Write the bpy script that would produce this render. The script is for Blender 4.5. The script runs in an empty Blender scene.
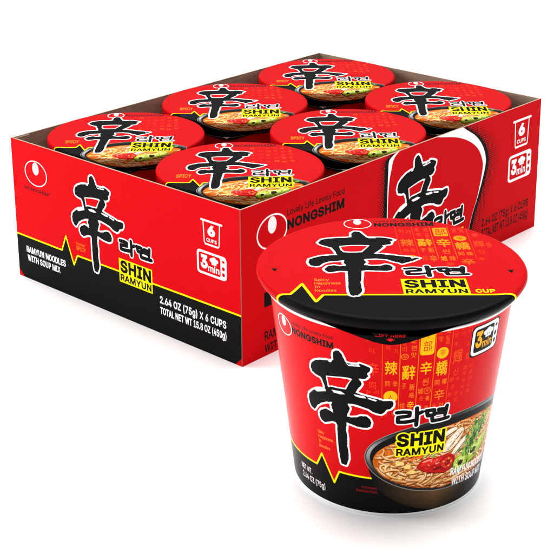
import bpy, bmesh, math, random, os
import numpy as np
from mathutils import Vector, Matrix
from mathutils.geometry import delaunay_2d_cdt

# ---------------------------------------------------------------- camera, world, lamps, exposure
C = bpy.context.scene
S = 0.0008                       # one drawing unit is 0.8 mm
def col(o, parent=None):
    C.collection.objects.link(o)
    if parent: o.parent = parent
    return o
cd = bpy.data.cameras.new('camera'); cam = col(bpy.data.objects.new('camera', cd))
cd.sensor_width = 36.0; cd.sensor_fit = 'HORIZONTAL'
cd.lens = 1410.4874 / 554 * 36
cd.shift_x = (277 - 265.0548) / 554
cd.shift_y = (178.2738 - 277) / 554
cd.clip_start = 0.05; cd.clip_end = 200
CAM = Vector((-629.2062, -609.9909, 435.8863))
cam.matrix_world = Matrix.Translation(CAM * S) @ Matrix(((0.68041874, 0.24160656, -0.69185013),
    (-0.73278156, 0.21421098, -0.64586752), (-0.00784393, 0.94643538, 0.32279799))).to_4x4()
C.camera = cam
w = bpy.data.worlds.new('World'); C.world = w; w.use_nodes = True
nt = w.node_tree; bg = nt.nodes['Background']; bg.inputs[1].default_value = 1.0
g_ = nt.nodes.new('ShaderNodeTexCoord'); sx_ = nt.nodes.new('ShaderNodeSeparateXYZ'); rp_ = nt.nodes.new('ShaderNodeValToRGB')   # studio dome: brighter overhead
nt.links.new(g_.outputs['Generated'], sx_.inputs[0]); nt.links.new(sx_.outputs['Z'], rp_.inputs['Fac']); nt.links.new(rp_.outputs['Color'], bg.inputs[0])
rp_.color_ramp.elements[0].position = 0.0; rp_.color_ramp.elements[0].color = (0.22, 0.22, 0.22, 1)
rp_.color_ramp.elements[1].position = 0.9; rp_.color_ramp.elements[1].color = (0.62, 0.62, 0.62, 1)
C.view_settings.view_transform = 'Standard'; C.view_settings.look = 'None'
C.view_settings.exposure = 0.0; C.view_settings.gamma = 1.0
VR = Vector((0.6804, -0.7328, 0)).normalized()      # picture right, on the table
VF = Vector((0.7328, 0.6804, 0)).normalized()       # away from the camera
def area(name, pos, target, sx, sy, power):
    l = bpy.data.lights.new(name, 'AREA'); l.shape = 'RECTANGLE'; l.size = sx; l.size_y = sy; l.energy = power
    o = col(bpy.data.objects.new(name, l)); o.location = pos
    o.rotation_euler = (Vector(target) - Vector(pos)).to_track_quat('-Z', 'Y').to_euler()
    return o
MID = Vector((0.05, 0.0, 0.05))
sl = bpy.data.lights.new('overhead_diffuser', 'SUN'); sl.energy = 4.6; sl.angle = math.radians(62)       # very large soft source above and behind
so = col(bpy.data.objects.new('overhead_diffuser', sl)); so.rotation_euler = (-(VF * 0.42 + VR * 0.05 + Vector((0, 0, 1)))).to_track_quat('-Z', 'Y').to_euler()
area('left_softbox', MID - VR * 1.25 + VF * 0.05 + Vector((0, 0, 0.45)), MID, 0.5, 0.9, 12)
C.cycles.max_bounces = 8; C.cycles.diffuse_bounces = 5; C.cycles.sample_clamp_indirect = 10

# ---------------------------------------------------------------- materials
def lin(c):
    return tuple((x / 255 / 12.92) if x / 255 <= 0.04045 else ((x / 255 + 0.055) / 1.055) ** 2.4 for x in c)
def ink_material(name, rough, ior, bump):
    m = bpy.data.materials.new(name); m.use_nodes = True; nt = m.node_tree; b = nt.nodes['Principled BSDF']
    a = nt.nodes.new('ShaderNodeAttribute'); a.attribute_name = 'ink'; nt.links.new(a.outputs['Color'], b.inputs['Base Color'])
    b.inputs['IOR'].default_value = ior
    tc = nt.nodes.new('ShaderNodeTexCoord')
    n = nt.nodes.new('ShaderNodeTexNoise'); n.inputs['Scale'].default_value = 900; n.inputs['Detail'].default_value = 3
    nt.links.new(tc.outputs['Object'], n.inputs['Vector'])
    n2 = nt.nodes.new('ShaderNodeTexNoise'); n2.inputs['Scale'].default_value = 22; n2.inputs['Detail'].default_value = 2
    nt.links.new(tc.outputs['Object'], n2.inputs['Vector'])
    mr = nt.nodes.new('ShaderNodeMapRange'); mr.inputs['To Min'].default_value = rough * 0.96; mr.inputs['To Max'].default_value = rough * 1.04
    nt.links.new(n2.outputs['Fac'], mr.inputs['Value']); nt.links.new(mr.outputs['Result'], b.inputs['Roughness'])
    bp = nt.nodes.new('ShaderNodeBump'); bp.inputs['Strength'].default_value = bump; bp.inputs['Distance'].default_value = 0.0001
    nt.links.new(n.outputs['Fac'], bp.inputs['Height']); nt.links.new(bp.outputs['Normal'], b.inputs['Normal'])
    return m
M_CARD = ink_material('printed_cardboard', 0.6, 1.1, 0.2)
M_CUP = ink_material('glossy_printed_paper', 0.26, 1.13, 0.08)
M_LID = ink_material('satin_printed_foil', 0.38, 1.08, 0.08)
def kraft_material():
    m = bpy.data.materials.new('grey_brown_board'); m.use_nodes = True; nt = m.node_tree; b = nt.nodes['Principled BSDF']
    tc = nt.nodes.new('ShaderNodeTexCoord'); mp = nt.nodes.new('ShaderNodeMapping'); mp.inputs['Scale'].default_value = (1, 1, 6)
    n = nt.nodes.new('ShaderNodeTexNoise'); n.inputs['Scale'].default_value = 60; n.inputs['Detail'].default_value = 6
    nt.links.new(tc.outputs['Object'], mp.inputs['Vector']); nt.links.new(mp.outputs['Vector'], n.inputs['Vector'])
    r = nt.nodes.new('ShaderNodeValToRGB'); r.color_ramp.elements[0].position = 0.3; r.color_ramp.elements[1].position = 0.75
    r.color_ramp.elements[0].color = (*lin((150, 130, 112)), 1); r.color_ramp.elements[1].color = (*lin((184, 164, 142)), 1)
    nt.links.new(n.outputs['Fac'], r.inputs['Fac']); nt.links.new(r.outputs['Color'], b.inputs['Base Color'])
    b.inputs['Roughness'].default_value = 0.9; b.inputs['Specular IOR Level'].default_value = 0.1
    return m
M_KRAFT = kraft_material()
def plain(name, c, rough, spec=0.4):
    m = bpy.data.materials.new(name); m.use_nodes = True; nt = m.node_tree; b = nt.nodes['Principled BSDF']
    n = nt.nodes.new('ShaderNodeTexNoise'); n.inputs['Scale'].default_value = 40
    mx = nt.nodes.new('ShaderNodeMix'); mx.data_type = 'RGBA'; mx.inputs[6].default_value = (*[x * 0.96 for x in lin(c)], 1); mx.inputs[7].default_value = (*lin(c), 1)
    nt.links.new(n.outputs['Fac'], mx.inputs[0]); nt.links.new(mx.outputs[2], b.inputs['Base Color'])
    b.inputs['Roughness'].default_value = rough; b.inputs['Specular IOR Level'].default_value = spec
    return m
M_WHITE = plain('white_paper_rim', (250, 250, 248), 0.35)
M_FLOOR = plain('white_studio_sweep', (254, 254, 254), 0.9, 0.0)

# ---------------------------------------------------------------- flat artwork, cut into ONE printed surface
RED = (196, 1, 11); CRED = (206, 4, 12); LRED = (178, 6, 12); BLK = (16, 16, 15); CBLK = (12, 10, 11)
YEL = (255, 240, 0); WHT = (255, 255, 255); GOLD = (255, 190, 10); ORG = (250, 120, 20)
_tc = {}
try:                                                # Blender's own sans-serif, else its built-in one
    FONT = bpy.data.fonts.load(os.path.join(bpy.utils.system_resource('DATAFILES'), 'fonts', 'Inter.woff2'))
except Exception:
    FONT = None
def text_tris(body, off):
    k = (body, off)
    if k not in _tc:
        c = bpy.data.curves.new('t', 'FONT'); c.body = body; c.resolution_u = 2; c.fill_mode = 'NONE'; c.space_character = 1 + off * 1.6
        if FONT and max(map(ord, body)) < 256: c.font = FONT
        o = bpy.data.objects.new('t', c); C.collection.objects.link(o); bpy.context.view_layer.update()
        m = o.to_mesh(); vs = [(v.co.x, v.co.y) for v in m.vertices]; nx = {}
        for e in m.edges: nx.setdefault(e.vertices[0], []).append(e.vertices[1]); nx.setdefault(e.vertices[1], []).append(e.vertices[0])
        fs, seen = [], set()
        for v0 in range(len(vs)):
            if v0 in seen or v0 not in nx: continue
            lp = [v0]; seen.add(v0); cur = nx[v0][-1] if (v0 + 1) not in nx[v0] else v0 + 1
            while cur not in seen:
                lp.append(cur); seen.add(cur)
                nn = [q for q in nx[cur] if q not in seen]
                if not nn: break
                cur = nn[0]
            if len(lp) > 2: fs.append(lp)
        o.to_mesh_clear(); bpy.data.objects.remove(o); bpy.data.curves.remove(c)
        if off and fs:
            sg = 1 if sum(area2([vs[i] for i in lp]) for lp in fs) > 0 else -1
            nv = list(vs)
            for lp in fs:                           # embolden: push every outline point outwards
                n = len(lp)
                for j in range(n):
                    p, a, b = vs[lp[j]], vs[lp[j - 1]], vs[lp[(j + 1) % n]]
                    d1 = (p[0] - a[0], p[1] - a[1]); d2 = (b[0] - p[0], b[1] - p[1])
                    l1 = math.hypot(*d1) or 1; l2 = math.hypot(*d2) or 1
                    n1 = (d1[1] / l1 * sg, -d1[0] / l1 * sg); n2 = (d2[1] / l2 * sg, -d2[0] / l2 * sg)
                    m = (n1[0] + n2[0], n1[1] + n2[1]); q = m[0] ** 2 + m[1] ** 2
                    f = 2 / q if q > 1.2 else 1.0
                    nv[lp[j]] = (p[0] + m[0] * f * off, p[1] + m[1] * f * off)
            vs = nv
        _tc[k] = (vs, fs)
    return _tc[k]
def area2(p):
    return sum(p[i][0] * p[(i + 1) % len(p)][1] - p[(i + 1) % len(p)][0] * p[i][1] for i in range(len(p)))
def ell(cx, cy, rx, ry, n=40, a0=0.0, a1=2 * math.pi):
    full = abs(a1 - a0 - 2 * math.pi) < 1e-6
    k = n if full else n + 1
    return [(cx + rx * math.cos(a0 + (a1 - a0) * i / n), cy + ry * math.sin(a0 + (a1 - a0) * i / n)) for i in range(k)]
def ribbon(pts, w, w1=None):
    w1 = w if w1 is None else w1
    L, R = [], []; n = len(pts)
    for i, (x, y) in enumerate(pts):
        a = pts[max(i - 1, 0)]; b = pts[min(i + 1, n - 1)]
        dx, dy = b[0] - a[0], b[1] - a[1]; d = math.hypot(dx, dy) or 1
        h = (w + (w1 - w) * i / max(n - 1, 1)) / 2
        L.append((x - dy / d * h, y + dx / d * h)); R.append((x + dy / d * h, y - dx / d * h))
    return L + R[::-1]
class Art:
    def __init__(s, domain, colour):
        s.sh = []; s.edges = []; s.xf = None; s.poly(domain, colour)
    def clean(s, pts):
        if s.xf: pts = [s.xf(p) for p in pts]
        q = []
        for p in pts:
            if not q or math.hypot(p[0] - q[-1][0], p[1] - q[-1][1]) > 2e-3: q.append((float(p[0]), float(p[1])))
        while len(q) > 2 and math.hypot(q[0][0] - q[-1][0], q[0][1] - q[-1][1]) < 2e-3: q.pop()
        return q if len(q) > 2 and abs(area2(q)) > 1e-4 else None
    def poly(s, pts, c):
        q = s.clean(pts)
        if q: s.sh.append(([q], c))
    def loops(s, L, c):
        L = [q for q in (s.clean(p) for p in L) if q]
        if L: s.sh.append((L, c))
    def rect(s, x0, y0, x1, y1, c): s.poly([(x0, y0), (x1, y0), (x1, y1), (x0, y1)], c)
    def line(s, pts, w, c, closed=False, caps=True):
        P = list(pts) + ([pts[0]] if closed else [])
        for a, b in zip(P[:-1], P[1:]):
            dx, dy = b[0] - a[0], b[1] - a[1]; d = math.hypot(dx, dy)
            if d < 1e-6: continue
            h = w / 2 / d
            s.poly([(a[0] - dy * h, a[1] + dx * h), (a[0] + dy * h, a[1] - dx * h), (b[0] + dy * h, b[1] - dx * h), (b[0] - dy * h, b[1] + dx * h)], c)
        J = P[1:-1] if (not caps and not closed) else P
        for p in J: s.poly(ell(p[0], p[1], w / 2, w / 2, 8, math.pi / 8, 2 * math.pi + math.pi / 8), c)
    def ring(s, cx, cy, rx, ry, w, c, bgc, n=48):
        s.poly(ell(cx, cy, rx, ry, n), c); s.poly(ell(cx, cy, rx - w, ry - w, n), bgc)
    def text(s, body, u0, v0, u1, v1, c, off=0.0, grow=0.0, ref='H', slope=0.0):
        vs, fs = text_tris(body, off)
        b0 = vs; hv, _ = text_tris(ref, off)
        if not vs: return
        x0 = min(v[0] for v in b0); x1 = max(v[0] for v in b0); ch = max(v[1] for v in hv); cb = min(v[1] for v in hv)
        f = lambda v: (u0 + (v[0] - x0) / (x1 - x0) * (u1 - u0), v0 + (v[1] - cb) / (ch - cb) * (v1 - v0) + slope * (v[0] - x0) / (x1 - x0) * (u1 - u0))
        s.loops([[f(vs[i]) for i in t] for t in fs], c)
    def cjk(s, ch, u0, v0, u1, v1, c, off=0.0):
        s.text(ch, u0, v0, u1, v1, c, off, ref=ch)
    def build(s, fmap, bis=None):
        vc, ed = [], []
        for q in [q for L, c in s.sh for q in L]:
            n = len(vc); vc += [Vector(p) for p in q]; ed += [(n + i, n + (i + 1) % len(q)) for i in range(len(q))]
        for q in s.edges:
            n = len(vc); vc += [Vector(p) for p in q]; ed += [(n + i, n + i + 1) for i in range(len(q) - 1)]
        ov, oe, of, _a, _b, _c = delaunay_2d_cdt(vc, ed, [], 0, 1e-4, False)
        V = np.array([(v[0], v[1]) for v in ov]); T = np.array([tuple(f) for f in of if len(f) == 3], dtype=int)
        cen = V[T].mean(axis=1); own = np.full(len(T), -1)
        order = np.argsort(cen[:, 0]); xs = cen[order, 0]
        dom = None
        for k in range(len(s.sh) - 1, -1, -1):      # the topmost shape over a triangle's centre gives it its ink
            L = [np.array(q) for q in s.sh[k][0]]; lo = np.min([q.min(0) for q in L], 0); hi = np.max([q.max(0) for q in L], 0)
            c = order[np.searchsorted(xs, lo[0]):np.searchsorted(xs, hi[0])]
            c = c[(cen[c, 1] >= lo[1]) & (cen[c, 1] <= hi[1])]
            if k > 0: c = c[own[c] < 0]
            if not len(c): continue
            P = cen[c]; wn = np.zeros(len(c), int)
            for q in L:
                for (xa, ya), (xb, yb) in zip(q, np.roll(q, -1, axis=0)):
                    if ya == yb: continue
                    m = ((ya > P[:, 1]) != (yb > P[:, 1])) & (P[:, 0] < (xb - xa) * (P[:, 1] - ya) / (yb - ya) + xa)
                    wn += m * (1 if yb > ya else -1)
            ins = wn != 0
            if k == 0:
                dom = np.zeros(len(T), bool); dom[c[ins]] = True; own[dom & (own < 0)] = 0
            else: own[c[ins]] = k
        bm = bmesh.new(); lay = bm.faces.layers.int.new('shape')
        bv = [bm.verts.new((v[0], v[1], 0)) for v in V]
        for f, o, d in zip(T, own, dom):
            if not d: continue
            try: nf = bm.faces.new([bv[i] for i in f])
            except ValueError: continue
            nf[lay] = int(o)
        bm.normal_update()
        bmesh.ops.delete(bm, geom=[v for v in bm.verts if not v.link_faces], context='VERTS')
        if bis:
            for x in bis:
                bmesh.ops.bisect_plane(bm, geom=bm.verts[:] + bm.edges[:] + bm.faces[:], dist=1e-5, plane_co=(x, 0, 0), plane_no=(1, 0, 0))
        cl = bm.loops.layers.float_color.new('ink')
        P, N = {}, {}
        bm.verts.index_update()
        for f in bm.faces:
            c = s.sh[f[lay]][1]
            if f.normal.z < 0 and len(f.verts) > 2: f.normal_flip()
            for l in f.loops:
                k = c(l.vert.co.x, l.vert.co.y) if callable(c) else c
                l[cl] = (*lin(k), 1)
        e = 0.02
        for v in bm.verts:
            u, t = v.co.x, v.co.y
            p = Vector(fmap(u, t)); du = Vector(fmap(u + e, t)) - p; dv = Vector(fmap(u, t + e)) - p
            du2 = p - Vector(fmap(u - e, t)); dv2 = p - Vector(fmap(u, t - e))
            P[v.index] = p; N[v.index] = (du + du2).cross(dv + dv2).normalized()
        for v in bm.verts: v.co = P[v.index] * S
        return bm, [N[i] for i in range(len(bm.verts))]
def finish(name, bm, mat, parent=None, normals=None, smooth=False, mats=None):
    me = bpy.data.meshes.new(name); bm.to_mesh(me); bm.free()
    for m in (mats or [mat]): me.materials.append(m)
    if normals:
        for p in me.polygons: p.use_smooth = True
        if len(normals) < len(me.vertices): normals = None
        else: me.normals_split_custom_set_from_vertices([tuple(n) for n in normals])
    elif smooth:
        for p in me.polygons: p.use_smooth = True
    return col(bpy.data.objects.new(name, me), parent)
def lathe(prof, n=96, colour=None, closed=False):
    """prof: list of (r, z[, colour]) from top to bottom, one ring each"""
    bm = bmesh.new(); cl = bm.loops.layers.float_color.new('ink')
    rings = [[bm.verts.new((p[0] * S * math.cos(2 * math.pi * i / n), p[0] * S * math.sin(2 * math.pi * i / n), p[1] * S)) for i in range(n)] for p in prof]
    k = len(prof) if closed else len(prof) - 1
    for j in range(k):
        c = prof[j][2] if len(prof[j]) > 2 else colour
        j2 = (j + 1) % len(prof)
        for i in range(n):
            f = bm.faces.new((rings[j][i], rings[j2][i], rings[j2][(i + 1) % n], rings[j][(i + 1) % n]))
            for l in f.loops: l[cl] = (*lin(c), 1)
    bm.normal_update()
    return bm
def thing(name, label, cat, loc=(0, 0, 0), group=None):
    o = col(bpy.data.objects.new(name, None)); o.location = loc; o.empty_display_size = 0.02
    o['label'] = label; o['category'] = cat
    if group: o['group'] = group
    return o

# ---- outlines of the brush lettering (drawing units)
CUP_GLYPH=[(-28.59, 98.25), (-28.8, 101.24), (-28.31, 103.41), (-26.86, 104.62), (-25.38, 104.68), (-23.97, 103.21), (-22.91, 100.77), (-22.22, 98.91), (-21.26, 98.04), (-18.69, 97.93), (-14.76, 98.28), (-14.78, 98.95), (-11.22, 97.97), (-9.06, 96.9), (-9.34, 94.96), (-10.71, 93.48), (-10.18, 91.64), (-11.3, 90.12), (-13.26, 89.26), (-15.24, 89.47), (-14.13, 87.95), (-13.59, 86.32), (-14.47, 84.45), (-15.95, 82.45), (-16.99, 80.18), (-13.98, 79.4), (-9.98, 78.63), (-6.02, 77.86), (-2.64, 76.76), (0.71, 77.08), (2.4, 76.85), (3.0, 75.13), (2.48, 73.37), (1.39, 71.8), (-0.87, 71.15), (-1.87, 69.34), (-3.4, 68.18), (-5.99, 68.5), (-8.3, 69.44), (-10.32, 70.78), (-14.11, 71.72), (-18.26, 72.45), (-21.62, 72.11), (-20.48, 69.37), (-21.86, 65.74), (-22.25, 63.68), (-19.75, 63.56), (-16.65, 64.36), (-14.21, 65.73), (-11.24, 65.87), (-9.48, 64.36), (-8.61, 62.0), (-9.21, 59.45), (-11.01, 58.27), (-13.73, 58.04), (-17.41, 58.41), (-20.52, 59.14), (-22.73, 59.67), (-22.84, 55.74), (-23.28, 57.09), (-23.1, 53.58), (-22.62, 49.41), (-22.86, 43.6), (-22.36, 39.39), (-22.3, 35.78), (-23.17, 33.01), (-24.1, 30.79), (-25.5, 30.85), (-27.26, 31.15), (-27.67, 32.85), (-28.09, 35.64), (-28.45, 39.16), (-28.7, 43.42), (-28.71, 49.16), (-28.81, 53.42), (-28.66, 56.33), (-29.4, 57.81), (-31.82, 57.91), (-34.43, 56.55), (-36.75, 55.38), (-38.95, 56.35), (-40.17, 58.38), (-40.33, 60.8), (-38.56, 63.22), (-35.23, 64.96), (-32.92, 64.47), (-30.61, 63.73), (-31.4, 66.37), (-31.8, 68.7), (-31.0, 70.49), (-34.51, 69.7), (-38.31, 67.67), (-41.25, 65.03), (-42.87, 62.5), (-43.63, 61.49), (-45.65, 62.23), (-47.11, 64.44), (-47.56, 67.76), (-46.75, 70.76), (-43.93, 73.64), (-40.56, 75.98), (-37.5, 77.03), (-35.01, 77.06), (-35.43, 80.69), (-36.4, 83.46), (-37.56, 84.78), (-40.44, 85.12), (-42.98, 86.22), (-43.72, 88.68), (-42.78, 91.78), (-40.33, 94.06), (-36.66, 95.84), (-32.59, 96.84), (-30.04, 96.81)]
CUP_HOLE=[(-33.83, 86.53), (-29.96, 87.4), (-24.91, 88.41), (-20.7, 88.83), (-18.72, 88.44), (-20.52, 85.29), (-22.29, 81.08), (-27.14, 80.64), (-31.03, 80.53), (-32.9, 79.59), (-33.36, 82.76)]
CUP_STREAKS=[[(-42.37, 74.83), (-39.77, 76.37), (-34.75, 77.73), (-34.57, 76.47), (-40.74, 74.06)], [(-30.83, 78.51), (-25.33, 79.06), (-22.9, 77.81), (-25.42, 77.16), (-29.27, 77.11)], [(-18.08, 78.96), (-12.27, 78.64), (-11.42, 77.45), (-14.02, 77.31), (-17.22, 77.89)], [(-10.84, 78.16), (-5.74, 77.05), (-6.3, 76.09), (-10.28, 77.2)], [(-31.64, 96.6), (-29.59, 97.08), (-30.08, 96.26), (-31.23, 96.11)], [(-21.85, 97.98), (-20.43, 97.15), (-18.69, 97.79), (-17.01, 97.32), (-14.76, 98.01), (-14.22, 97.15), (-17.02, 96.77), (-20.45, 96.46)]]
LID_GLYPH=[(-19.98, 43.92), (-19.58, 50.57), (-17.58, 53.25), (-14.49, 52.45), (-13.18, 48.61), (-11.2, 43.36), (-6.59, 42.72), (-1.42, 42.6), (2.34, 41.09), (5.36, 38.72), (3.56, 36.65), (2.28, 31.43), (-0.82, 30.29), (-2.46, 29.81), (-1.87, 27.72), (-3.86, 24.33), (-6.54, 19.97), (-8.4, 17.15), (-3.57, 16.2), (1.33, 14.75), (6.18, 12.98), (11.92, 11.52), (12.67, 9.27), (15.27, 10.44), (17.26, 9.63), (13.02, 5.32), (8.76, 2.7), (6.31, 0.95), (4.93, 2.8), (1.68, 4.5), (-1.76, 7.85), (-7.25, 9.29), (-14.14, 8.78), (-14.95, 7.81), (-13.73, 4.02), (-15.35, 0.32), (-11.18, -1.7), (-5.59, -1.02), (-2.98, 0.7), (-0.63, -0.64), (0.78, -3.57), (-0.0, -7.54), (-3.23, -9.52), (-8.65, -8.78), (-14.7, -8.01), (-17.34, -9.06), (-17.44, -10.64), (-17.99, -16.88), (-18.92, -24.54), (-18.93, -33.58), (-19.11, -38.02), (-20.25, -40.93), (-21.71, -43.52), (-23.15, -43.2), (-24.08, -44.05), (-25.75, -42.57), (-26.17, -37.87), (-26.15, -30.44), (-25.62, -18.26), (-25.33, -9.21), (-29.82, -8.8), (-33.56, -10.29), (-36.01, -10.56), (-37.71, -7.83), (-38.22, -5.44), (-36.21, -1.48), (-32.44, 0.05), (-29.45, -1.63), (-25.57, -0.59), (-26.96, 3.33), (-26.25, 7.24), (-27.43, 6.77), (-30.58, 6.02), (-34.96, 5.3), (-38.47, 2.93), (-40.79, -1.06), (-42.66, -1.82), (-45.99, -0.14), (-47.07, 4.75), (-45.98, 9.65), (-42.77, 12.06), (-38.93, 14.3), (-33.25, 15.18), (-29.78, 15.44), (-31.04, 21.87), (-32.69, 27.04), (-36.39, 29.7), (-39.16, 32.37), (-40.34, 35.01), (-37.88, 40.23), (-33.93, 41.92), (-28.71, 42.69), (-22.87, 42.91)]
LID_HOLE=[(-27.98, 29.51), (-21.66, 30.58), (-15.66, 30.62), (-10.1, 29.98), (-12.72, 24.53), (-15.28, 19.49), (-21.1, 18.94), (-26.09, 19.73), (-27.66, 23.5)]
LID_STREAKS=[[(-39.87, 14.32), (-33.19, 16.52), (-30.38, 16.12), (-35.79, 14.57)], [(-11.08, 43.36), (-6.57, 42.9), (-5.36, 41.8), (-9.88, 41.9)], [(-7.8, 18.31), (-1.58, 17.5), (4.52, 15.35), (3.77, 14.03), (-1.74, 15.49)], [(2.53, 35.79), (4.21, 36.63), (3.33, 34.02)]]
HANGUL=[[(4.36, 69.91), (7.81, 70.44), (11.32, 69.96), (11.3, 67.51)], [(11.31, 67.26), (7.95, 66.84), (5.14, 66.39), (5.12, 62.77)], [(5.12, 62.77), (8.79, 62.7), (12.53, 63.32), (13.89, 63.7)], [(15.23, 72.91), (15.46, 66.51), (15.36, 59.94)], [(15.51, 68.15), (18.39, 69.62)], [(20.82, 70.1), (21.69, 66.12)], [(20.47, 69.99), (25.13, 70.03), (25.58, 66.51)], [(21.83, 66.1), (25.82, 66.38)], [(32.91, 71.42), (32.7, 68.37), (32.18, 64.56)], [(27.74, 69.68), (32.53, 69.23)], [(27.02, 67.04), (32.28, 66.51)], [(24.22, 65.29), (24.74, 61.73)], [(24.74, 61.73), (29.67, 61.71), (34.55, 62.14)]]

# ---------------------------------------------------------------- recurring marks
L_BOX, W_BOX, H_BOX = 365.6, 246.75, 114.85
def brush_glyph(a, outline, hole, streaks, f, bgc, w, ink, seed=3):
    """brush-written character: white halo, black body, open counter, dry-brush streaks"""
    rnd = random.Random(seed)
    o = [f(p) for p in outline]; h = [f(p) for p in hole]
    def rough(q, amp):
        r = []
        for i in range(len(q)):
            x, y = q[i]; x2, y2 = q[(i + 1) % len(q)]
            d = math.hypot(x2 - x, y2 - y); n = max(1, int(d / (amp * 5)))
            for k in range(n):
                t = k / n; r.append((x + (x2 - x) * t + rnd.uniform(-amp, amp) * (k > 0), y + (y2 - y) * t + rnd.uniform(-amp, amp) * (k > 0)))
        return r
    o2 = rough(o, w * 0.16)
    a.line(o, 2 * w, WHT, closed=True); a.poly(o2, ink)
    a.poly(h, WHT)
    cx = sum(p[0] for p in h) / len(h); cy = sum(p[1] for p in h) / len(h)
    hx = max(p[0] for p in h) - min(p[0] for p in h); hy = max(p[1] for p in h) - min(p[1] for p in h)
    a.poly([(cx + (p[0] - cx) * (1 - 1.5 * w / hx), cy + (p[1] - cy) * (1 - 1.7 * w / hy)) for p in h], bgc)
    for s_ in streaks:
        a.poly([f(p) for p in s_], WHT)
def smooth(P, n=5):
    Q = []
    for i in range(len(P) - 1):
        p0, p1, p2, p3 = P[max(i - 1, 0)], P[i], P[i + 1], P[min(i + 2, len(P) - 1)]
        for k in range(n):
            t = k / n
            Q.append(tuple(.5 * (2 * p1[c] + (p2[c] - p0[c]) * t + (2 * p0[c] - 5 * p1[c] + 4 * p2[c] - p3[c]) * t * t + (3 * p1[c] - p0[c] - 3 * p2[c] + p3[c]) * t ** 3) for c in (0, 1)))
    return Q + [P[-1]]
def bbox(P):
    return min(p[0] for p in P), min(p[1] for p in P), max(p[0] for p in P), max(p[1] for p in P)
GB = bbox(CUP_GLYPH)
def fit(b, u0, v0, u1, v1):
    return lambda p: (u0 + (p[0] - b[0]) / (b[2] - b[0]) * (u1 - u0), v0 + (p[1] - b[1]) / (b[3] - b[1]) * (v1 - v0))
HB_ = (4.36, 59.94, 34.55, 72.91)
def hangul(a, u0, v0, u1, v1, wx, ink=BLK, halo=None):
    f = fit(HB_, u0, v0, u1, v1)
    if halo:
        for s_ in HANGUL: a.line([f(p) for p in s_], wx + 2 * halo, WHT)
    for s_ in HANGUL: a.line([f(p) for p in s_], wx, ink)
def emblem(a, cx, cy, rx, ry, w, bgc, c=WHT):
    a.ring(cx, cy, rx, ry, w, c, bgc)
    a.poly([(cx + rx * 0.28 * math.cos(t), cy + ry * 0.38 + ry * 0.49 * math.sin(t)) for t in [i * math.pi / 16 for i in range(32)]], c)
def rrect(x0, y0, x1, y1, r, n=5):
    P = []
    for cx, cy, a0 in ((x1 - r, y1 - r, 0), (x0 + r, y1 - r, 90), (x0 + r, y0 + r, 180), (x1 - r, y0 + r, 270)):
        for k in range(n + 1):
            t = math.radians(a0 + 90 * k / n); P.append((cx + r * math.cos(t), cy + r * math.sin(t)))
    return P
def hat(a, cx, cy, k, c, bgc):
    a.poly(ell(cx - 3.0 * k, cy + 0.8 * k, 2.4 * k, 2.0 * k, 14), c); a.poly(ell(cx + 3.0 * k, cy + 0.8 * k, 2.4 * k, 2.0 * k, 14), c)
    a.poly(ell(cx, cy + 2.0 * k, 2.7 * k, 2.2 * k, 14), c)
    a.poly([(cx - 3.0 * k, cy - 3.4 * k), (cx + 3.0 * k, cy - 3.4 * k), (cx + 3.3 * k, cy + 1.2 * k), (cx - 3.3 * k, cy + 1.2 * k)], c)
    for d in (-1.1, 1.1): a.poly(ell(cx + d * k, cy - 1.0 * k, 0.3 * k, 1.1 * k, 8), bgc)
def oven_icon(a, x0, y0, x1, y1, fr, bgc, num, edge=None, hatc=None):
    w, h = x1 - x0, y1 - y0; r = h * 0.16
    if edge: a.poly(rrect(x0 - 0.8, y0 - 0.8, x1 + 0.8, y1 + 0.8, r), edge)
    a.poly(rrect(x0, y0, x1, y1, r), fr)
    t = h * 0.095
    a.poly(rrect(x0 + t, y0 + t, x0 + w * 0.80, y1 - t, r * 0.6), bgc)
    a.poly(rrect(x0 + w * 0.85, y1 - h * 0.27, x0 + w * 0.94, y1 - h * 0.17, h * 0.03), bgc)
    a.poly(ell(x0 + w * 0.895, y0 + h * 0.49, w * 0.05, h * 0.085, 16), bgc)
    a.poly(ell(x0 + w * 0.895, y0 + h * 0.24, w * 0.05, h * 0.085, 16), bgc)
    a.text('3', x0 + w * 0.12, y0 + h * 0.24, x0 + w * 0.36, y0 + h * 0.82, num, 0.042, ref='3')
    a.text('min', x0 + w * 0.38, y0 + h * 0.19, x0 + w * 0.755, y0 + h * 0.47, num, 0.016)
    hat(a, x0 + w * 0.58, y0 + h * 0.66, h * 0.043, hatc or num, bgc)
def cup_icon(a, x0, y0, x1, y1, c, t=1.0):
    w = x1 - x0; d = w * 0.14
    a.line([(x0 + d * 0.7, y1), (x0 + d, y0 + 1), (x0 + d + 1.6, y0), (x1 - d - 1.6, y0), (x1 - d, y0 + 1), (x1 - d * 0.7, y1)], t * 0.62, c)
    a.line([(x0 + d + 1, y0), (x1 - d - 1, y0)], t, c)
    a.line([(x0, y1), (x1, y1)], t * 1.15, c)
    h = y1 - y0
    a.text('6', x0 + w * 0.31, y0 + h * 0.38, x0 + w * 0.68, y0 + h * 0.86, c, 0.05, ref='6')
    a.text('CUPS', x0 + w * 0.25, y0 + h * 0.12, x0 + w * 0.75, y0 + h * 0.27, c, 0.01)
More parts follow.
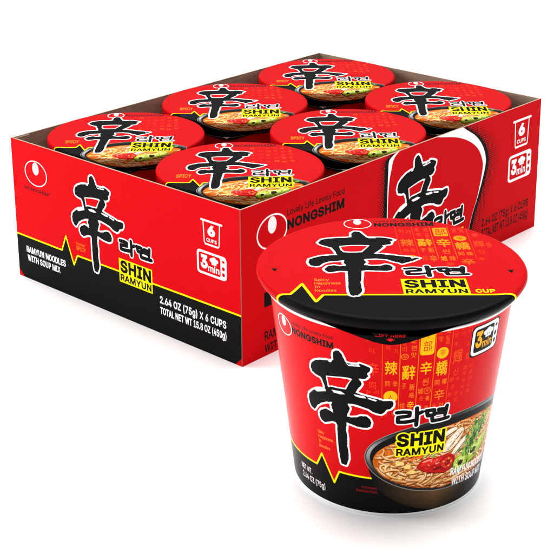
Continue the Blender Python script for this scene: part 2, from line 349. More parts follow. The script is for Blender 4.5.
def shin_block(a, u0, v0, u1, v1, c=BLK, pad=1.0, solid=True):
    """two lines of lettering, the upper larger, over a yellow ground"""
    h = v1 - v0; m = v0 + h * 0.36
    if solid:
        a.poly([(u0 - pad, v0 - pad), (u1 + pad, v0 - pad), (u1 + pad, v1 + pad * .9), (u0 - pad, v1 + pad * .9)], YEL)
    else:
        a.rect(u0 + .4, v0 + .3, u1 - .4, v1 - .8, YEL)
        for dx, dy in ((pad, 0), (-pad, 0), (0, pad), (0, -pad), (pad * .7, pad * .7), (-pad * .7, pad * .7), (pad * .7, -pad * .7), (-pad * .7, -pad * .7)):
            a.text('SHIN', u0 + dx, m + h * .05 + dy, u1 + dx, v1 + dy, YEL, 0.045)
            a.text('RAMYUN', u0 + dx, v0 + dy, u1 + dx, m - h * .03 + dy, YEL, 0.045)
    a.text('SHIN', u0, m + h * .05, u1, v1, c, 0.042)
    a.text('RAMYUN', u0, v0, u1, m - h * .03, c, 0.034)
def mixc(a, b, t):
    t = max(0, min(1, t)); return tuple(x + (y - x) * t for x, y in zip(a, b))
def noodle_bowl(a, cx, cy, rx, ry, k, nn, seed, drop, pale=0.0):
    """printed photograph of a black bowl of noodle soup"""
    rnd = random.Random(seed)
    # bowl wall below the rim
    if drop:
        def wall(u, v):
            t = (u - cx) / rx
            return mixc((104, 76, 46), (18, 17, 16), abs(t + .25) * 1.5 + max(0, (cy - ry - v) / drop * .55))
        for f_ in (1.0, .8, .6, .4, .2):
            P = [(cx + rx * .97 * math.cos(t), cy - (2 + (drop + ry - 2) * f_) * (math.sin(t) ** 0.8)) for t in [math.pi * i / 30 for i in range(31)]]
            a.poly(P, wall)
    def rimc(u, v):
        t = math.atan2((v - cy) / ry, (u - cx) / rx)
        g = max(0, math.cos(t - 2.95)) ** 14 * 1.0 + max(0, math.cos(t - 1.05)) ** 10 * .8 + .10
        return mixc((26, 25, 25), (190, 192, 194), g * .75)
    a.poly(ell(cx, cy, rx, ry, 72), (128, 126, 122))
    a.poly(ell(cx, cy, rx - .55, ry - .55, 72), (34, 33, 32))
    a.poly(ell(cx, cy + .2, rx - 1.1, ry - 1.2, 72), rimc)
    a.poly(ell(cx, cy + .3, rx - 3.2, ry - 2.8, 72), (20, 18, 17))
    sx, sy, srx, sry = cx + .2 * k, cy - ry * .09, rx - 4.6, ry * .82
    def soup(u, v):
        n = math.sin(u * 1.7 / k) * math.cos(v * 2.1 / k) * .5 + .5
        return mixc((168, 66, 12), (232, 124, 30), n)
    for f_ in (1, .85, .7, .55, .4, .25): a.poly(ell(sx, sy, srx * f_, sry * f_, 60), soup)
    cols = [(230, 152, 62), (242, 186, 96), (214, 126, 44), (248, 208, 128), (234, 166, 78), (206, 108, 34)]
    for i in range(nn):
        dep = i / nn                                  # later strands lie on top: wider and paler
        t = rnd.uniform(0, 2 * math.pi); q = math.sqrt(rnd.uniform(0, 1)) * .97
        x, y = sx + srx * q * math.cos(t), sy + sry * q * math.sin(t)
        near = max(0, min(1, (sy - y) / sry * .5 + .5))
        an = rnd.gauss(0.2, .8) + (math.pi if rnd.random() < .5 else 0); cu = rnd.uniform(-.2, .2) / k; dcu = rnd.gauss(0, .012) / k
        P = []; st = 1.0 * k
        for _ in range(rnd.randint(7, 17)):
            if ((x - sx) / (srx * .985)) ** 2 + ((y - sy) / (sry * .985)) ** 2 > 1: break
            P.append((x, y)); x += st * math.cos(an); y += st * .6 * math.sin(an); an += cu * st; cu += dcu
        if len(P) < 5: continue
        c = mixc(mixc(rnd.choice(cols), (168, 88, 34), .55 * (1 - dep)), (250, 222, 166), .25 * near * dep + pale * (.35 + .65 * near)); w_ = rnd.uniform(.75, 1.1) * k * (1 + .55 * near)
        n_ = len(P)
        a.poly(ribbon([(p[0] + .1 * k, p[1] - .30 * k) for p in P], w_ * 1.25, w_ * .9), mixc((84, 26, 4), (150, 64, 14), rnd.random() * (1 - pale) + pale))
        a.poly(ribbon(P, w_, w_ * .8), mixc(c, (140, 66, 22), .32))
        a.poly(ribbon([(p[0], p[1] + .12 * w_) for p in P], w_ * .68, w_ * .5), c)
        m0 = rnd.randint(0, n_ // 3); m1 = rnd.randint(2 * n_ // 3, n_)
        if m1 - m0 > 2: a.poly(ribbon([(p[0], p[1] + .2 * w_) for p in P[m0:m1]], w_ * .30, w_ * .12), mixc(c, (255, 246, 220), .75))
    for i in range(nn // 3):                          # flecks of chilli and oil on the broth
        t = rnd.uniform(0, 2 * math.pi); q = math.sqrt(rnd.uniform(0, 1)) * .95
        x, y = sx + srx * q * math.cos(t), sy + sry * q * math.sin(t); r_ = rnd.uniform(.15, .5) * k
        a.poly(ell(x, y, r_ * 1.3, r_ * .8, 6), rnd.choice([(170, 30, 14), (255, 214, 140), (232, 130, 50), (120, 40, 12), (255, 236, 200)]))
    return sx, sy, srx, sry, rnd
def blob(cx, cy, rx, ry, rnd, n=20, amp=.15, rot=0):
    P = []
    for i in range(n):
        t = 2 * math.pi * i / n; m = 1 + rnd.uniform(-amp, amp)
        x, y = rx * m * math.cos(t), ry * m * math.sin(t)
        P.append((cx + x * math.cos(rot) - y * math.sin(rot), cy + x * math.sin(rot) + y * math.cos(rot)))
    return P
def toppings(a, f, k, rnd, leaf=True):
    """f maps the big print's coordinates to this print"""
    def B(cx, cy, rx, ry, c, n=18, amp=.14, rot=0): a.poly([f(p) for p in blob(cx, cy, rx, ry, rnd, n, amp, rot)], c)
    # mushroom slices
    for cx, cy, rx, ry, rot in ((40.5, 46, 9.0, 4.0, .78), (46, 40.5, 8, 2.6, .7), (36, 51.5, 6.5, 2.2, .35)):
        B(cx, cy, rx + .6, ry + .6, (140, 88, 48), 20, .06, rot); B(cx, cy, rx, ry, (240, 220, 190), 20, .06, rot); B(cx - .6, cy + .7, rx * .7, ry * .35, (252, 244, 228), 12, .1, rot)
        a.poly([f(p) for p in ribbon([(cx + math.cos(rot) * s_ * rx + .8, cy + math.sin(rot) * s_ * rx - 1.2) for s_ in (-.7, 0, .8)], .8)], (112, 62, 34))
    # carrot and onion strips
    for i in range(9):
        x = rnd.uniform(8, 25); y = rnd.uniform(31, 41); an = rnd.uniform(.2, .9); l_ = rnd.uniform(2.5, 5)
        c = rnd.choice([(226, 82, 22), (240, 112, 34), (214, 60, 20), (250, 150, 60)])
        a.poly([f(p) for p in ribbon([(x, y), (x + l_ * .5 * math.cos(an), y + l_ * .5 * math.sin(an)), (x + l_ * math.cos(an), y + l_ * math.sin(an) + .3)], 1.4)], c)
    for x, y, an in ((24, 36.5, .5), (26, 38.5, .45), (21.5, 38.5, .7)):
        a.poly([f(p) for p in ribbon([(x, y), (x + 2.5 * math.cos(an), y + 2.5 * math.sin(an)), (x + 5 * math.cos(an), y + 5 * math.sin(an))], 1.3)], (120, 160, 60))
        a.poly([f(p) for p in ribbon([(x, y + .3), (x + 4 * math.cos(an), y + 4 * math.sin(an) + .3)], .5)], (214, 232, 160))
    for x, y in ((12, 33.5), (15, 29.5), (7.5, 36)): B(x, y, 2.4, 1.3, (250, 214, 120), 12, .2)
    # red chilli
    chilli = [(17.5, 33), (20, 36.6), (24, 38.0), (29, 37.0), (33, 37.8), (38, 38.0), (42.5, 35.5), (43.5, 31), (41, 27.0), (36, 25.6), (30, 26.8), (25, 28.2), (20.5, 30)]
    a.poly([f((p[0], p[1] - .5)) for p in chilli], (92, 10, 8)); a.poly([f(p) for p in chilli], (196, 22, 20))
    B(27, 34.5, 7.5, 1.6, (226, 44, 34), 16, .12, .12); B(24, 36.0, 3.5, .55, (252, 150, 130), 12, .1, .2)
    B(37.5, 31.6, 5.6, 5.2, (168, 12, 14), 20, .07); B(37.5, 31.8, 4.2, 3.7, (216, 40, 30), 18, .08); B(37.8, 31.6, 2.0, 1.9, (132, 8, 10), 12, .12)
    for t in range(5): B(37.6 + 3.0 * math.cos(t * 1.3), 31.7 + 2.7 * math.sin(t * 1.3), .6, .5, (250, 190, 90), 8, .1)
    B(31.5, 29.6, 4.5, .8, (120, 8, 8), 12, .15, .1)
    # leek rings
    for cx, cy, rx, ry, rot in ((58.5, 31.0, 9.5, 5.4, .42), (48.5, 28.4, 6.4, 5.4, .3), (68, 34, 8, 4.2, .5)):
        B(cx, cy - .5, rx + .6, ry + .5, (58, 82, 18), 22, .1, rot); B(cx, cy, rx, ry, (158, 188, 44), 22, .1, rot); B(cx - 1, cy + 1, rx * .66, ry * .6, (206, 222, 108), 18, .12, rot)
    for cx, cy, rx, ry in ((59.5, 32.2, 3.4, 2.0), (48.4, 28.2, 2.4, 2.0)):
        B(cx, cy, rx + .7, ry + .7, (232, 238, 164), 16, .1); B(cx, cy, rx, ry, (62, 52, 14), 16, .12)
    def mottle(cx, cy, rx, ry, cs, n, s0, s1, rot=0):
        for _ in range(n):
            t = rnd.uniform(0, 6.283); q = math.sqrt(rnd.random()) * .82
            x, y = rx * q * math.cos(t), ry * q * math.sin(t)
            B(cx + x * math.cos(rot) - y * math.sin(rot), cy + x * math.sin(rot) + y * math.cos(rot), rnd.uniform(s0, s1), rnd.uniform(s0, s1) * .55, rnd.choice(cs), 7, .3, rnd.uniform(0, 3))
    mottle(27, 33, 8, 3.2, [(214, 36, 28), (176, 16, 16), (232, 70, 50), (150, 10, 12), (255, 170, 150)], 34, .3, 1.3, .1)
    mottle(37.5, 31.6, 4.6, 4.2, [(226, 60, 40), (180, 20, 18), (240, 110, 70)], 18, .25, .7)
    for cx, cy, rx, ry, rot in ((58.5, 31.0, 9, 4.8, .42), (48.5, 28.4, 6, 5, .3), (68, 34, 7, 3.8, .5)):
        mottle(cx, cy, rx, ry, [(178, 204, 66), (134, 166, 36), (222, 234, 140), (110, 142, 30), (196, 214, 90)], 34, .3, 1.5, rot)
    mottle(41, 45.5, 8, 3.4, [(226, 200, 164), (250, 238, 216), (212, 178, 136)], 26, .3, 1.2, .78)
    for cx, cy, rx, ry in ((59.5, 32.2, 3.0, 1.7), (48.4, 28.2, 2.1, 1.7)): B(cx, cy, rx, ry, (58, 46, 14), 16, .2); B(cx - .5, cy - .3, rx * .6, ry * .5, (30, 24, 8), 10, .2)
    # parsley
    if leaf:
        for i in range(170):
            t = rnd.uniform(0, 1); cx = 52 + 13 * t + rnd.gauss(0, 2.2 + 2.4 * t); cy = 35.5 + 17 * t + rnd.gauss(0, 2.2) - abs(rnd.gauss(0, 1))
            c = rnd.choice([(44, 92, 26), (62, 122, 34), (84, 148, 44), (110, 170, 60), (30, 66, 20), (140, 190, 80)])
            B(cx, cy, rnd.uniform(.9, 2.0), rnd.uniform(.6, 1.2), c, 7, .35, rnd.uniform(0, 3))
        a.poly([f(p) for p in ribbon([(49, 33), (52, 40), (57, 46), (61, 51)], .7)], (150, 190, 90))

# ---------------------------------------------------------------- floor
bm = bmesh.new(); bmesh.ops.create_grid(bm, x_segments=1, y_segments=1, size=20)
fl = finish('floor', bm, M_FLOOR); fl['kind'] = 'structure'

# ---------------------------------------------------------------- carton
def add_back(bm, corners_front, offset, c):
    """the rest of a board: rear face and four edges behind a printed face (corners CCW seen from the front)"""
    cl = bm.loops.layers.float_color['ink']; o = Vector(offset) * S
    f = [bm.verts.new(Vector(p) * S) for p in corners_front]
    mi = Vector((0, TH + .02, 0)) if offset[0] else Vector((TH + .02, 0, 0))      # mitred at the near corner
    b = [bm.verts.new((Vector(p) + (mi if p[0] == 0 and p[1] == 0 else Vector())) * S + o) for p in corners_front]
    fs = [bm.faces.new(b[::-1])] + [bm.faces.new((f[i], b[i], b[(i + 1) % 4], f[(i + 1) % 4])) for i in range(4)]
    for q in fs:
        q.material_index = 1
        for l in q.loops: l[cl] = (*lin(c), 1)
TH = 1.3
carton = thing('carton', 'open red and black printed cardboard tray holding six ramen cups', 'box')
# long face to the left of the near corner
a = Art([(0, 0), (W_BOX, 0), (W_BOX, H_BOX), (0, H_BOX)], RED)
zig = [(0, 36.0), (55.7, 35.9), (61.3, 48.8), (69.4, 27.3), (74.0, 36.0), (W_BOX, 38.0)]
a.poly([(0, 6)] + zig + [(W_BOX, 6.6), (240, 0), (6.8, 0)], BLK)
a.line(zig, 1.25, YEL)
a.xf = lambda p: (min(max(p[0], 0), W_BOX), min(max(p[1], 0), H_BOX))
emblem(a, 28.9, 91.5, 13.4, 10.3, .75, RED)
a.text('NONGSHIM', 13.9, 76.3, 43.2, 78.9, BLK, 0.02); a.text('®', 44.6, 78.6, 46.0, 79.8, BLK, 0, ref='®')
brush_glyph(a, CUP_GLYPH, CUP_HOLE, CUP_STREAKS, fit(GB, 70.0, 28.6, 128.7, 104.6), RED, 1.25, BLK)
a.text('GOURMET', 73.3, 45.1, 84.0, 47.0, ORG, 0.0); a.text('SPICY', 73.3, 40.9, 84.2, 44.2, ORG, 0.01)
hangul(a, 123.8, 52.8, 157.4, 63.8, 3.0, BLK, 0.9)
shin_block(a, 122.9, 29.8, 156.4, 46.4, BLK, 1.1)
a.text('RAMYUN NOODLES', 11.2, 22.7, 59.2, 27.9, WHT, 0.022); a.text('WITH SOUP MIX', 12, 15.6, 52.2, 20.7, WHT, 0.022)
a.text('2.64 OZ (75g) X 6 CUPS', 165, 23.9, 231.6, 29.6, WHT, 0.022); a.text('TOTAL NET WT 15.8 OZ (450g)', 165, 15.6, 231.6, 21.0, WHT, 0.022)
cup_icon(a, 209.2, 82.4, 228.9, 99.4, WHT, 1.25)
oven_icon(a, 204.4, 59.4, 232.9, 76.9, WHT, RED, WHT)
a.rect(W_BOX - .75, 0, W_BOX, H_BOX, (112, 92, 84))
bm, N = a.build(lambda u, v: (0, W_BOX - u, v))
add_back(bm, [(0, W_BOX, 0), (0, 0, 0), (0, 0, H_BOX), (0, W_BOX, H_BOX)], (TH, 0, 0), (110, 96, 86))
finish('front_panel', bm, None, carton, mats=[M_CARD, M_KRAFT])
# face to the right of the near corner
x0 = 0.0
a = Art([(x0, 0), (L_BOX, 0), (L_BOX, H_BOX), (x0, H_BOX)], RED)
a.xf = lambda p: (min(max(p[0], x0), L_BOX), min(max(p[1], 0), H_BOX))
emblem(a, 31.0, 91.0, 15.6, 12.6, 1.2, RED)
a.text('NONGSHIM', 46.2, 87.6, 107.7, 95.0, BLK, 0.042); a.text('Lovely Life Lovely Food', 46.2, 98.2, 107.7, 102.8, BLK, 0.016)
# halftone shade beside the printed cup
cup_r = smooth([(244, 122), (255.4, 113.2), (271.0, 103.5), (281.5, 92.3), (286.4, 79.5), (283.4, 66), (276.8, 50), (269, 33.6), (259, 0)])
cup_l = smooth([(178, 122), (170.5, 116), (162.5, 112.5), (158.9, 109.4), (158.3, 101.5), (157.9, 85.9), (157.7, 70.2), (158.4, 30), (164, 0)])
def along(P, v):
    for (xa, ya), (xb, yb) in zip(P[:-1], P[1:]):
        if ya >= v >= yb: return xa + (xb - xa) * (ya - v) / (ya - yb)
    return P[-1][0]
v = 113.5; row = 0
while v > 2:
    for P, sgn, n in ((cup_r, 1, 11), (cup_l, -1, 5)):
        xe = along(P, v)
        a.rect(min(xe, xe + sgn * 4.2), v - .9, max(xe, xe + sgn * 4.2), v + .9, BLK)
        for j in range(n):
            x = xe + sgn * (4.4 + 1.9 * j + (row % 2) * .95); r = .95 * (1 - j / n) ** .75
            a.poly([(x - r, v), (x, v - r), (x + r, v), (x, v + r)], BLK)
    v -= 1.75; row += 1
a.poly([p for p in cup_r] + [p for p in cup_l[::-1]], WHT)
inner = smooth([(166, 0), (160.4, 30), (158.6, 70), (159.6, 92), (161.6, 101.2), (164.6, 110), (171, 114.6), (184, 121), (212, 119), (219.6, 114.6), (243.5, 108.9), (261.1, 101.8), (274.2, 92.6), (281.4, 81.4), (282.3, 72), (276.6, 51), (268.8, 33.6), (258.8, 0)])
a.poly(inner, RED)
brush_glyph(a, CUP_GLYPH, CUP_HOLE, CUP_STREAKS, fit(GB, 164.2, 9, 235.2, 106), RED, 1.6, BLK)
hangul(a, 219, 34.5, 257.5, 50, 3.2, BLK, 1.0)
shin_block(a, 218, 6, 257, 29, BLK, 1.4)
cup_icon(a, 325.2, 79.8, 350.7, 102.7, WHT, 1.7)
oven_icon(a, 320.2, 50.6, 354.4, 73.9, WHT, RED, WHT)
a.text('2.64 OZ (75g) X 6 CUPS', 284.4, 22.3, 353.6, 29.2, BLK, 0.022); a.text('TOTAL NET WT 15.8 OZ (450g)', 284.4, 12.0, 353.8, 19.6, BLK, 0.022)
a.text('RAMYUN NOODLES', 22.3, 11.8, 86, 18.7, BLK, 0.022); a.text('WITH SOUP MIX', 22.3, 2.6, 74, 8.6, BLK, 0.022)
a.poly([(22.3, 37), (90, 37), (90, 48.2), (22.3, 48.2)], BLK)
bm, N = a.build(lambda u, v: (u, 0, v))
add_back(bm, [(x0, 0, 0), (L_BOX, 0, 0), (L_BOX, 0, H_BOX), (x0, 0, H_BOX)], (0, TH, 0), (110, 96, 86))
finish('side_panel', bm, None, carton, mats=[M_CARD, M_KRAFT])
def board(name, x0, y0, z0, x1, y1, z1, mat, colour=RED):
    bm = bmesh.new(); cl = bm.loops.layers.float_color.new('ink')
    bmesh.ops.create_cube(bm, size=1)
    for v in bm.verts: v.co = Vector((x0 + (v.co.x + .5) * (x1 - x0), y0 + (v.co.y + .5) * (y1 - y0), z0 + (v.co.z + .5) * (z1 - z0))) * S
    for f in bm.faces:
        for l in f.loops: l[cl] = (*lin(colour), 1)
    return finish(name, bm, mat, carton)
board('back_panel', TH + .05, W_BOX - TH, 0.2, L_BOX - TH - .05, W_BOX, H_BOX - .15, M_KRAFT)
board('back_panel', L_BOX - TH, TH + .05, 0.2, L_BOX, W_BOX, H_BOX - .15, M_KRAFT)
board('base_board', TH + .05, TH + .05, 0.2, L_BOX - TH - .1, W_BOX - TH - .1, 1.4, M_KRAFT)
# glued corner flap inside the left end
board('corner_flap', TH + .1, W_BOX - TH - .9, 60, 17, W_BOX - TH - .05, H_BOX - .9, M_KRAFT)

# ---------------------------------------------------------------- lids
A0 = math.radians(-46.9687)
PROF = [(0, 0, 129.5), (60, 60, 129.5), (66, 66, 129.45), (70, 70, 129.6), (73, 73, 129.85), (75, 75.0, 129.75), (76.2, 76.0, 129.3), (77.5, 76.6, 128.4), (79, 76.7, 127.0),
        (81.5, 75.6, 124.8), (84, 73.9, 122.8), (86.4, 71.9, 121.1)]
PROF6 = PROF[:9] + [(82, 76.5, 124), (86, 76.1, 120), (90, 75.6, 116)]      # deeper skirt of the smaller lids
def skirt_r(z):
    for (a_, r0, z0), (b_, r1, z1) in zip(PROF[7:-1], PROF[8:]):
        if z0 >= z >= z1: return r0 + (r1 - r0) * (z0 - z) / (z0 - z1)
    return 76.6 if z > 128 else 71.9
def lid_map(k, hk, prof=PROF):
    """flat print coordinates -> lid surface (radius scale k, height offset)"""
    def f(u, v):
        rho = math.hypot(u, v) / k; t = math.atan2(v, u) + A0
        for (a_, r0, z0), (b_, r1, z1) in zip(prof[:-1], prof[1:]):
            if rho <= b_: break
        s_ = min((rho - a_) / (b_ - a_), 1.0); r = r0 + (r1 - r0) * s_; z = z0 + (z1 - z0) * s_
        return (r * k * math.cos(t), r * k * math.sin(t), hk + (z - 129.2) * k)
    return f
def lid_art(k, colour, prof=PROF):
    R_ = prof[-1][0] - .1
    a = Art(ell(0, 0, R_ * k, R_ * k, 144), colour)
    for rho in [p[0] for p in prof[2:-1]]:
        q = ell(0, 0, rho * k, rho * k, 144); a.edges.append(q + [q[0]])
    return a
def gold_columns(a, xs, rows, fade, k=1.0):
    """columns of old written forms of the brush character; xs column edges; rows: (col, chars, x-frac0, x-frac1, v0, v1, strength)"""
    for i, x in enumerate(xs):
        pass
# the large cup's lid
HL = 129.45
RC = (222, 22, 30)
a = lid_art(1.0, LRED)
far = 90
zig = [(-far, -41.6), (-58.3, -41.4), (-51.4, -26.6), (-44.6, -51.0), (-40.3, -41.9), (far, -44.0)]
a.poly([(-far, -far)] + zig + [(far, -far)], CBLK)
a.line(zig, 1.6, YEL, caps=False)
emblem(a, -14.9, 65.6, 8.5, 7.8, .55, LRED)
a.text('NONGSHIM', -4.9, 61.0, 31.4, 67.2, BLK, 0.042); a.text('Lovely Life Lovely Food', -4.9, 68.8, 29.5, 71.6, BLK, 0.016)
LG1, LG2, LG3 = (206, 58, 14), (218, 92, 16), (226, 132, 12)
for x, c in ((7.4, LG1), (17.4, LG1), (28.2, LG2), (39, LG2), (50, LG1)): a.rect(x - .18, 8, x + .18, 60, c)
def lc(ch, u0, v0, u1, v1, c, off=.01): a.cjk(ch, u0, v0, u1, v1, c, off)
a.poly(rrect(29.6, 44, 38.2, 58, 1.6), LG3); lc('部', 30.6, 46, 37.2, 56.5, LRED, .0)
lc('辛', 29.8, 27, 38, 40, LG3, .02); lc('씬', 31.5, 16, 36, 23, LG2); lc('城', 29.4, 5, 33, 12.5, LG3); lc('辣', 34.4, 5, 38, 12.5, LG2); lc('辛', 31.5, -3, 36, 3, LG1)
lc('홍', 19, 52, 21.5, 58, LG1); lc('매', 24, 51, 26.5, 58, LG1); lc('辛', 19, 44, 22, 50, LG1); lc('운', 24, 42, 27, 49, LG1)
lc('辭', 18.5, 28, 27.3, 40, LG3, .02); lc('子', 19, 19, 22.2, 25, LG2); lc('新', 23.6, 18, 27.2, 26, LG2); lc('辛', 23, 4, 27.3, 14, LG2); lc('拉', 18.8, 6, 22, 13, LG1)
lc('辣', 8.6, 28, 16.4, 40, LG2); lc('이', 9, 50, 12, 56, LG1); lc('기', 13, 48, 16, 55, LG1); lc('同', 9, 19, 12, 24, LG1); lc('辛', 13, 18, 16.4, 25, LG1)
a.poly(ell(12.6, 9.5, 4, 4.6, 20), LG3)
a.poly(ell(44.5, 40.5, 3.9, 4.2, 24), LG3); lc('平', 42.2, 38, 46.8, 43, LRED, 0); lc('轎', 40.2, 22, 48.8, 34, LG3, .01); lc('同', 40.4, 13, 43.8, 18.6, LG2); lc('權', 45, 13, 48.8, 18.6, LG2); lc('辛', 40.6, -1, 48.4, 8, LG2)
lc('꽃', 41, 50, 44, 56, LG1); lc('말', 45.4, 50, 48.4, 57, LG1)
lc('輝', 51.2, 26, 57.6, 36, LG1); lc('신', 52, 16, 56, 22, LG1, 0); lc('辛', 51, 5, 54.4, 10, LG1, 0); lc('香', 58.5, 26, 61.8, 33, (232, 60, 24), 0); lc('辛', 52, 42, 56, 48, (236, 66, 24), 0)
brush_glyph(a, LID_GLYPH, LID_HOLE, LID_STREAKS, lambda p: p, LRED, 1.35, CBLK)
hangul(a, 7.5, -17.2, 41.8, -2.8, 3.1, CBLK, 0.85)
shin_block(a, 4.6, -41.4, 38.4, -22.2, CBLK, 1.2)
a.text('CUP', 42.6, -40.6, 53.2, -36.0, YEL, 0.024)
for i, t in enumerate(('Spicy', 'Happiness', 'In', 'Noodles')):
    v0 = -22.6 - i * 5.0; u1 = (-36.3, -30.2, -41.8, -33.0)[i]
    a.text(t, -44.6, v0, u1, v0 + 3.2, (248, 140, 40), 0.0)
for sx in (-1, 1):
    x, y = 66.4 * sx, -6.0 - (sx > 0) * 5
    a.rect(x - 4, y + 1.9, x + 4, y + 2.3, (110, 16, 20)); a.poly([(x - 1.6, y + 1.7), (x + 1.6, y + 1.7), (x + 1.0, y - .6), (x, y - 2.6), (x - 1.0, y - .6)], CBLK)
LIDBM, LIDN = a.build(lid_map(1.0, HL))

# ---------------------------------------------------------------- the large cup in front
UX, UY = -37.0192, -154.7231
T0 = math.radians(-142.4473)
RT, RB_, HR = 69.7, 55.0, 121.17
big = thing('ramen_cup', 'large red and black noodle cup standing in front of the carton', 'cup', (UX * S, UY * S, 0))
def body_map(u, v):
    t = T0 + u / 62; r = RB_ + (RT - RB_) * v / HR
    return (r * math.cos(t), r * math.sin(t), v)
UM = 62 * math.pi
a = Art([(-UM, 1.3), (UM, 1.3), (UM, 120.0), (-UM, 120.0)], CRED)
zig = [(-UM, 24.3), (-46.2, 24.3), (-41.2, 33.2), (-33.2, 16.4), (-29.2, 25.0), (UM, 25.0)]
a.poly([(-UM, 0)] + zig + [(UM, 0)], CBLK)
a.line(zig, 1.15, YEL, caps=False)
a.xf = None
# gold columns
G1, G2, G3 = (234, 76, 12), (240, 122, 14), (248, 182, 8)
for x, c in ((-3.2, G1), (5.4, G2), (14.5, G2), (22.8, G2), (31.6, G1)): a.rect(x - .17, 66, x + .17, 119, c)
cg = lambda ch, u0, v0, u1, v1, c, off=.006: a.cjk(ch, u0 + (u1 - u0) * .07, v0 + (v1 - v0) * .05, u1 - (u1 - u0) * .07, v1 - (v1 - v0) * .05, c, off * .6)
cg('辛', -11, 92, -4.6, 101, (240, 64, 22)); cg('同', -10, 84, -6, 88.5, (240, 60, 22)); cg('이', -10, 106, -7, 110, (240, 60, 22), 0); cg('日', -9.4, 75, -6, 79.5, (240, 72, 22), 0)
cg('이', -1.8, 108.5, .6, 112, G1); cg('기', 2.2, 106.5, 4.4, 110, G1); cg('매', 2.0, 111.4, 4.4, 115, G1, 0)
cg('辣', -2.4, 93, 4.8, 102.6, G3, .02); cg('同', -1.8, 86, .9, 89.6, G2); cg('辛', 1.9, 85.8, 4.8, 90, G2)
a.poly(ell(1.2, 79.5, 3.6, 3.9, 24), G3); cg('人', -.8, 77.4, 3.2, 81, CRED, 0)
cg('말', 6.2, 112, 8.6, 115.6, G1); cg('리', 6.2, 108, 8.6, 111.4, G1); a.ring(7.7, 104.9, 1.9, 1.9, .4, G2, CRED, 20); cg('辛', 6.6, 103.8, 8.8, 106, G2, 0)
cg('운', 10.6, 113, 13.4, 117, G2); cg('면', 10.6, 108.4, 13.4, 112, G2); cg('맛', 10.6, 104, 13.4, 107.6, G2)
cg('辭', 6.1, 90, 13.8, 100, G3, .02); cg('子', 6.6, 84.6, 9.2, 88.4, G2); cg('新', 10.4, 83.4, 13.6, 88, G2); cg('格', 10.4, 78.6, 13.6, 82.4, G2); cg('辛', 9.6, 71.4, 13.8, 77, G3); cg('拉', 6.0, 72, 9, 76, G2)
a.poly(rrect(15.1, 105.2, 22.2, 120.5, 1.6), G3); cg('部', 16.2, 107.2, 21.2, 114.2, CRED, 0); cg('午', 16.8, 115.6, 20.6, 119.4, CRED, 0)
cg('辛', 15.2, 92.6, 22.2, 101.4, G3, .02); cg('씬', 17, 85.8, 20.8, 90.8, G2); cg('城', 15, 80.6, 18.2, 84.8, G2); a.ring(20.2, 82.6, 1.9, 2.1, .3, G2, CRED, 16); cg('子', 19.3, 81.6, 21.1, 83.8, G2, 0)
cg('운', 16, 76.4, 18.6, 79.6, G1); cg('香', 19.4, 76, 22, 79.4, G2)
a.poly(ell(26.9, 105.2, 3.2, 3.5, 28), G3); cg('平', 25.1, 103.2, 28.7, 107.2, CRED, 0); cg('轎', 23.6, 90.6, 30.8, 100.8, G3, .02); cg('同', 23.8, 85.0, 26.8, 88.6, G2); cg('權', 27.8, 85.0, 31, 88.8, G2); cg('辛', 23.8, 75, 30.6, 82.6, G2)
cg('꽃', 24.2, 112, 26.6, 115.6, G1); cg('酒', 27.6, 110, 30.2, 114, G1)
cg('輝', 32.6, 96, 39, 105.6, G1); cg('신', 34, 89, 37.4, 93.6, G1, 0); cg('수', 33.6, 80, 36, 84, (240, 66, 22), 0); cg('辛', 32.8, 107.6, 35.2, 110.8, G1, 0); cg('香', 40.5, 97, 43.6, 102, (240, 58, 22), 0)
rg = random.Random(21)
for x0_ in (-11.5, -2.6, 5.9, 15.0, 23.3, 32.2, 40.2):        # small faint characters filling the columns
    edge = x0_ < -5 or x0_ > 31
    for v_ in {-11.5: (113.5, 80.6, 71), 32.2: (117, 113.4, 85.4, 76, 72), 40.2: (117, 113.5, 106, 91, 87, 83, 79, 75)}.get(x0_, (117, 113.5, 71, 67.4)):
        for dx_ in (0.2, 4.3):
            if x0_ == 15.0 and v_ > 100: continue
            h_ = rg.uniform(2.0, 2.9); q_ = (236, 58, 14) if edge else rg.choice([G1, G1, G2])
            a.cjk(rg.choice('辛辣新辭매운맛라면이씬香平同拉'), x0_ + dx_, v_, x0_ + dx_ + h_ * .95, v_ + h_, q_, 0)
emblem(a, -64.0, 106.6, 7.6, 6.1, .55, CRED)
a.text('NONGSHIM', -56.2, 104.8, -28.2, 109.0, BLK, 0.042); a.text('Lovely Life Lovely Food', -56.2, 110.6, -28.2, 112.9, BLK, 0.016)
noodle_k = 1.0
sx, sy, srx, sry, rnd = noodle_bowl(a, 45.6, 38.9, 58.5, 25.2, 1.25, 560, 5, 12.5, .22)
toppings(a, lambda p: p, 1.0, rnd)
brush_glyph(a, CUP_GLYPH, CUP_HOLE, CUP_STREAKS, lambda p: p, CRED, 1.1, CBLK)
hangul(a, 4.8, 60.8, 34.4, 72.0, 2.4, CBLK, 0.75)
shin_block(a, 5.2, 41.0, 33.6, 55.6, CBLK, 0.85, solid=False)
oven_icon(a, 43.9, 97.8, 64.6, 115.6, (236, 240, 240), CBLK, (240, 170, 20), edge=CBLK, hatc=(225, 225, 225))
a.text('NET WT.', -63.6, 14.4, -52.0, 18.2, (225, 225, 222), 0.02); a.text('2.64 OZ (75g)', -63.4, 8.6, -40.8, 12.6, (225, 225, 222), 0.02)
a.text('RAMYUN NOODLES', 41.2, 21.6, 80, 26.8, WHT, 0.022, slope=-.12); a.text('WITH SOUP MIX', 43.0, 14.6, 77, 19.6, WHT, 0.022, slope=-.13)
a.text('COOKING', -15, 17.6, -5.6, 18.9, (170, 22, 30), 0); a.text('SUGGESTION', -18.6, 14.9, -5.4, 16.4, (170, 22, 30), 0)
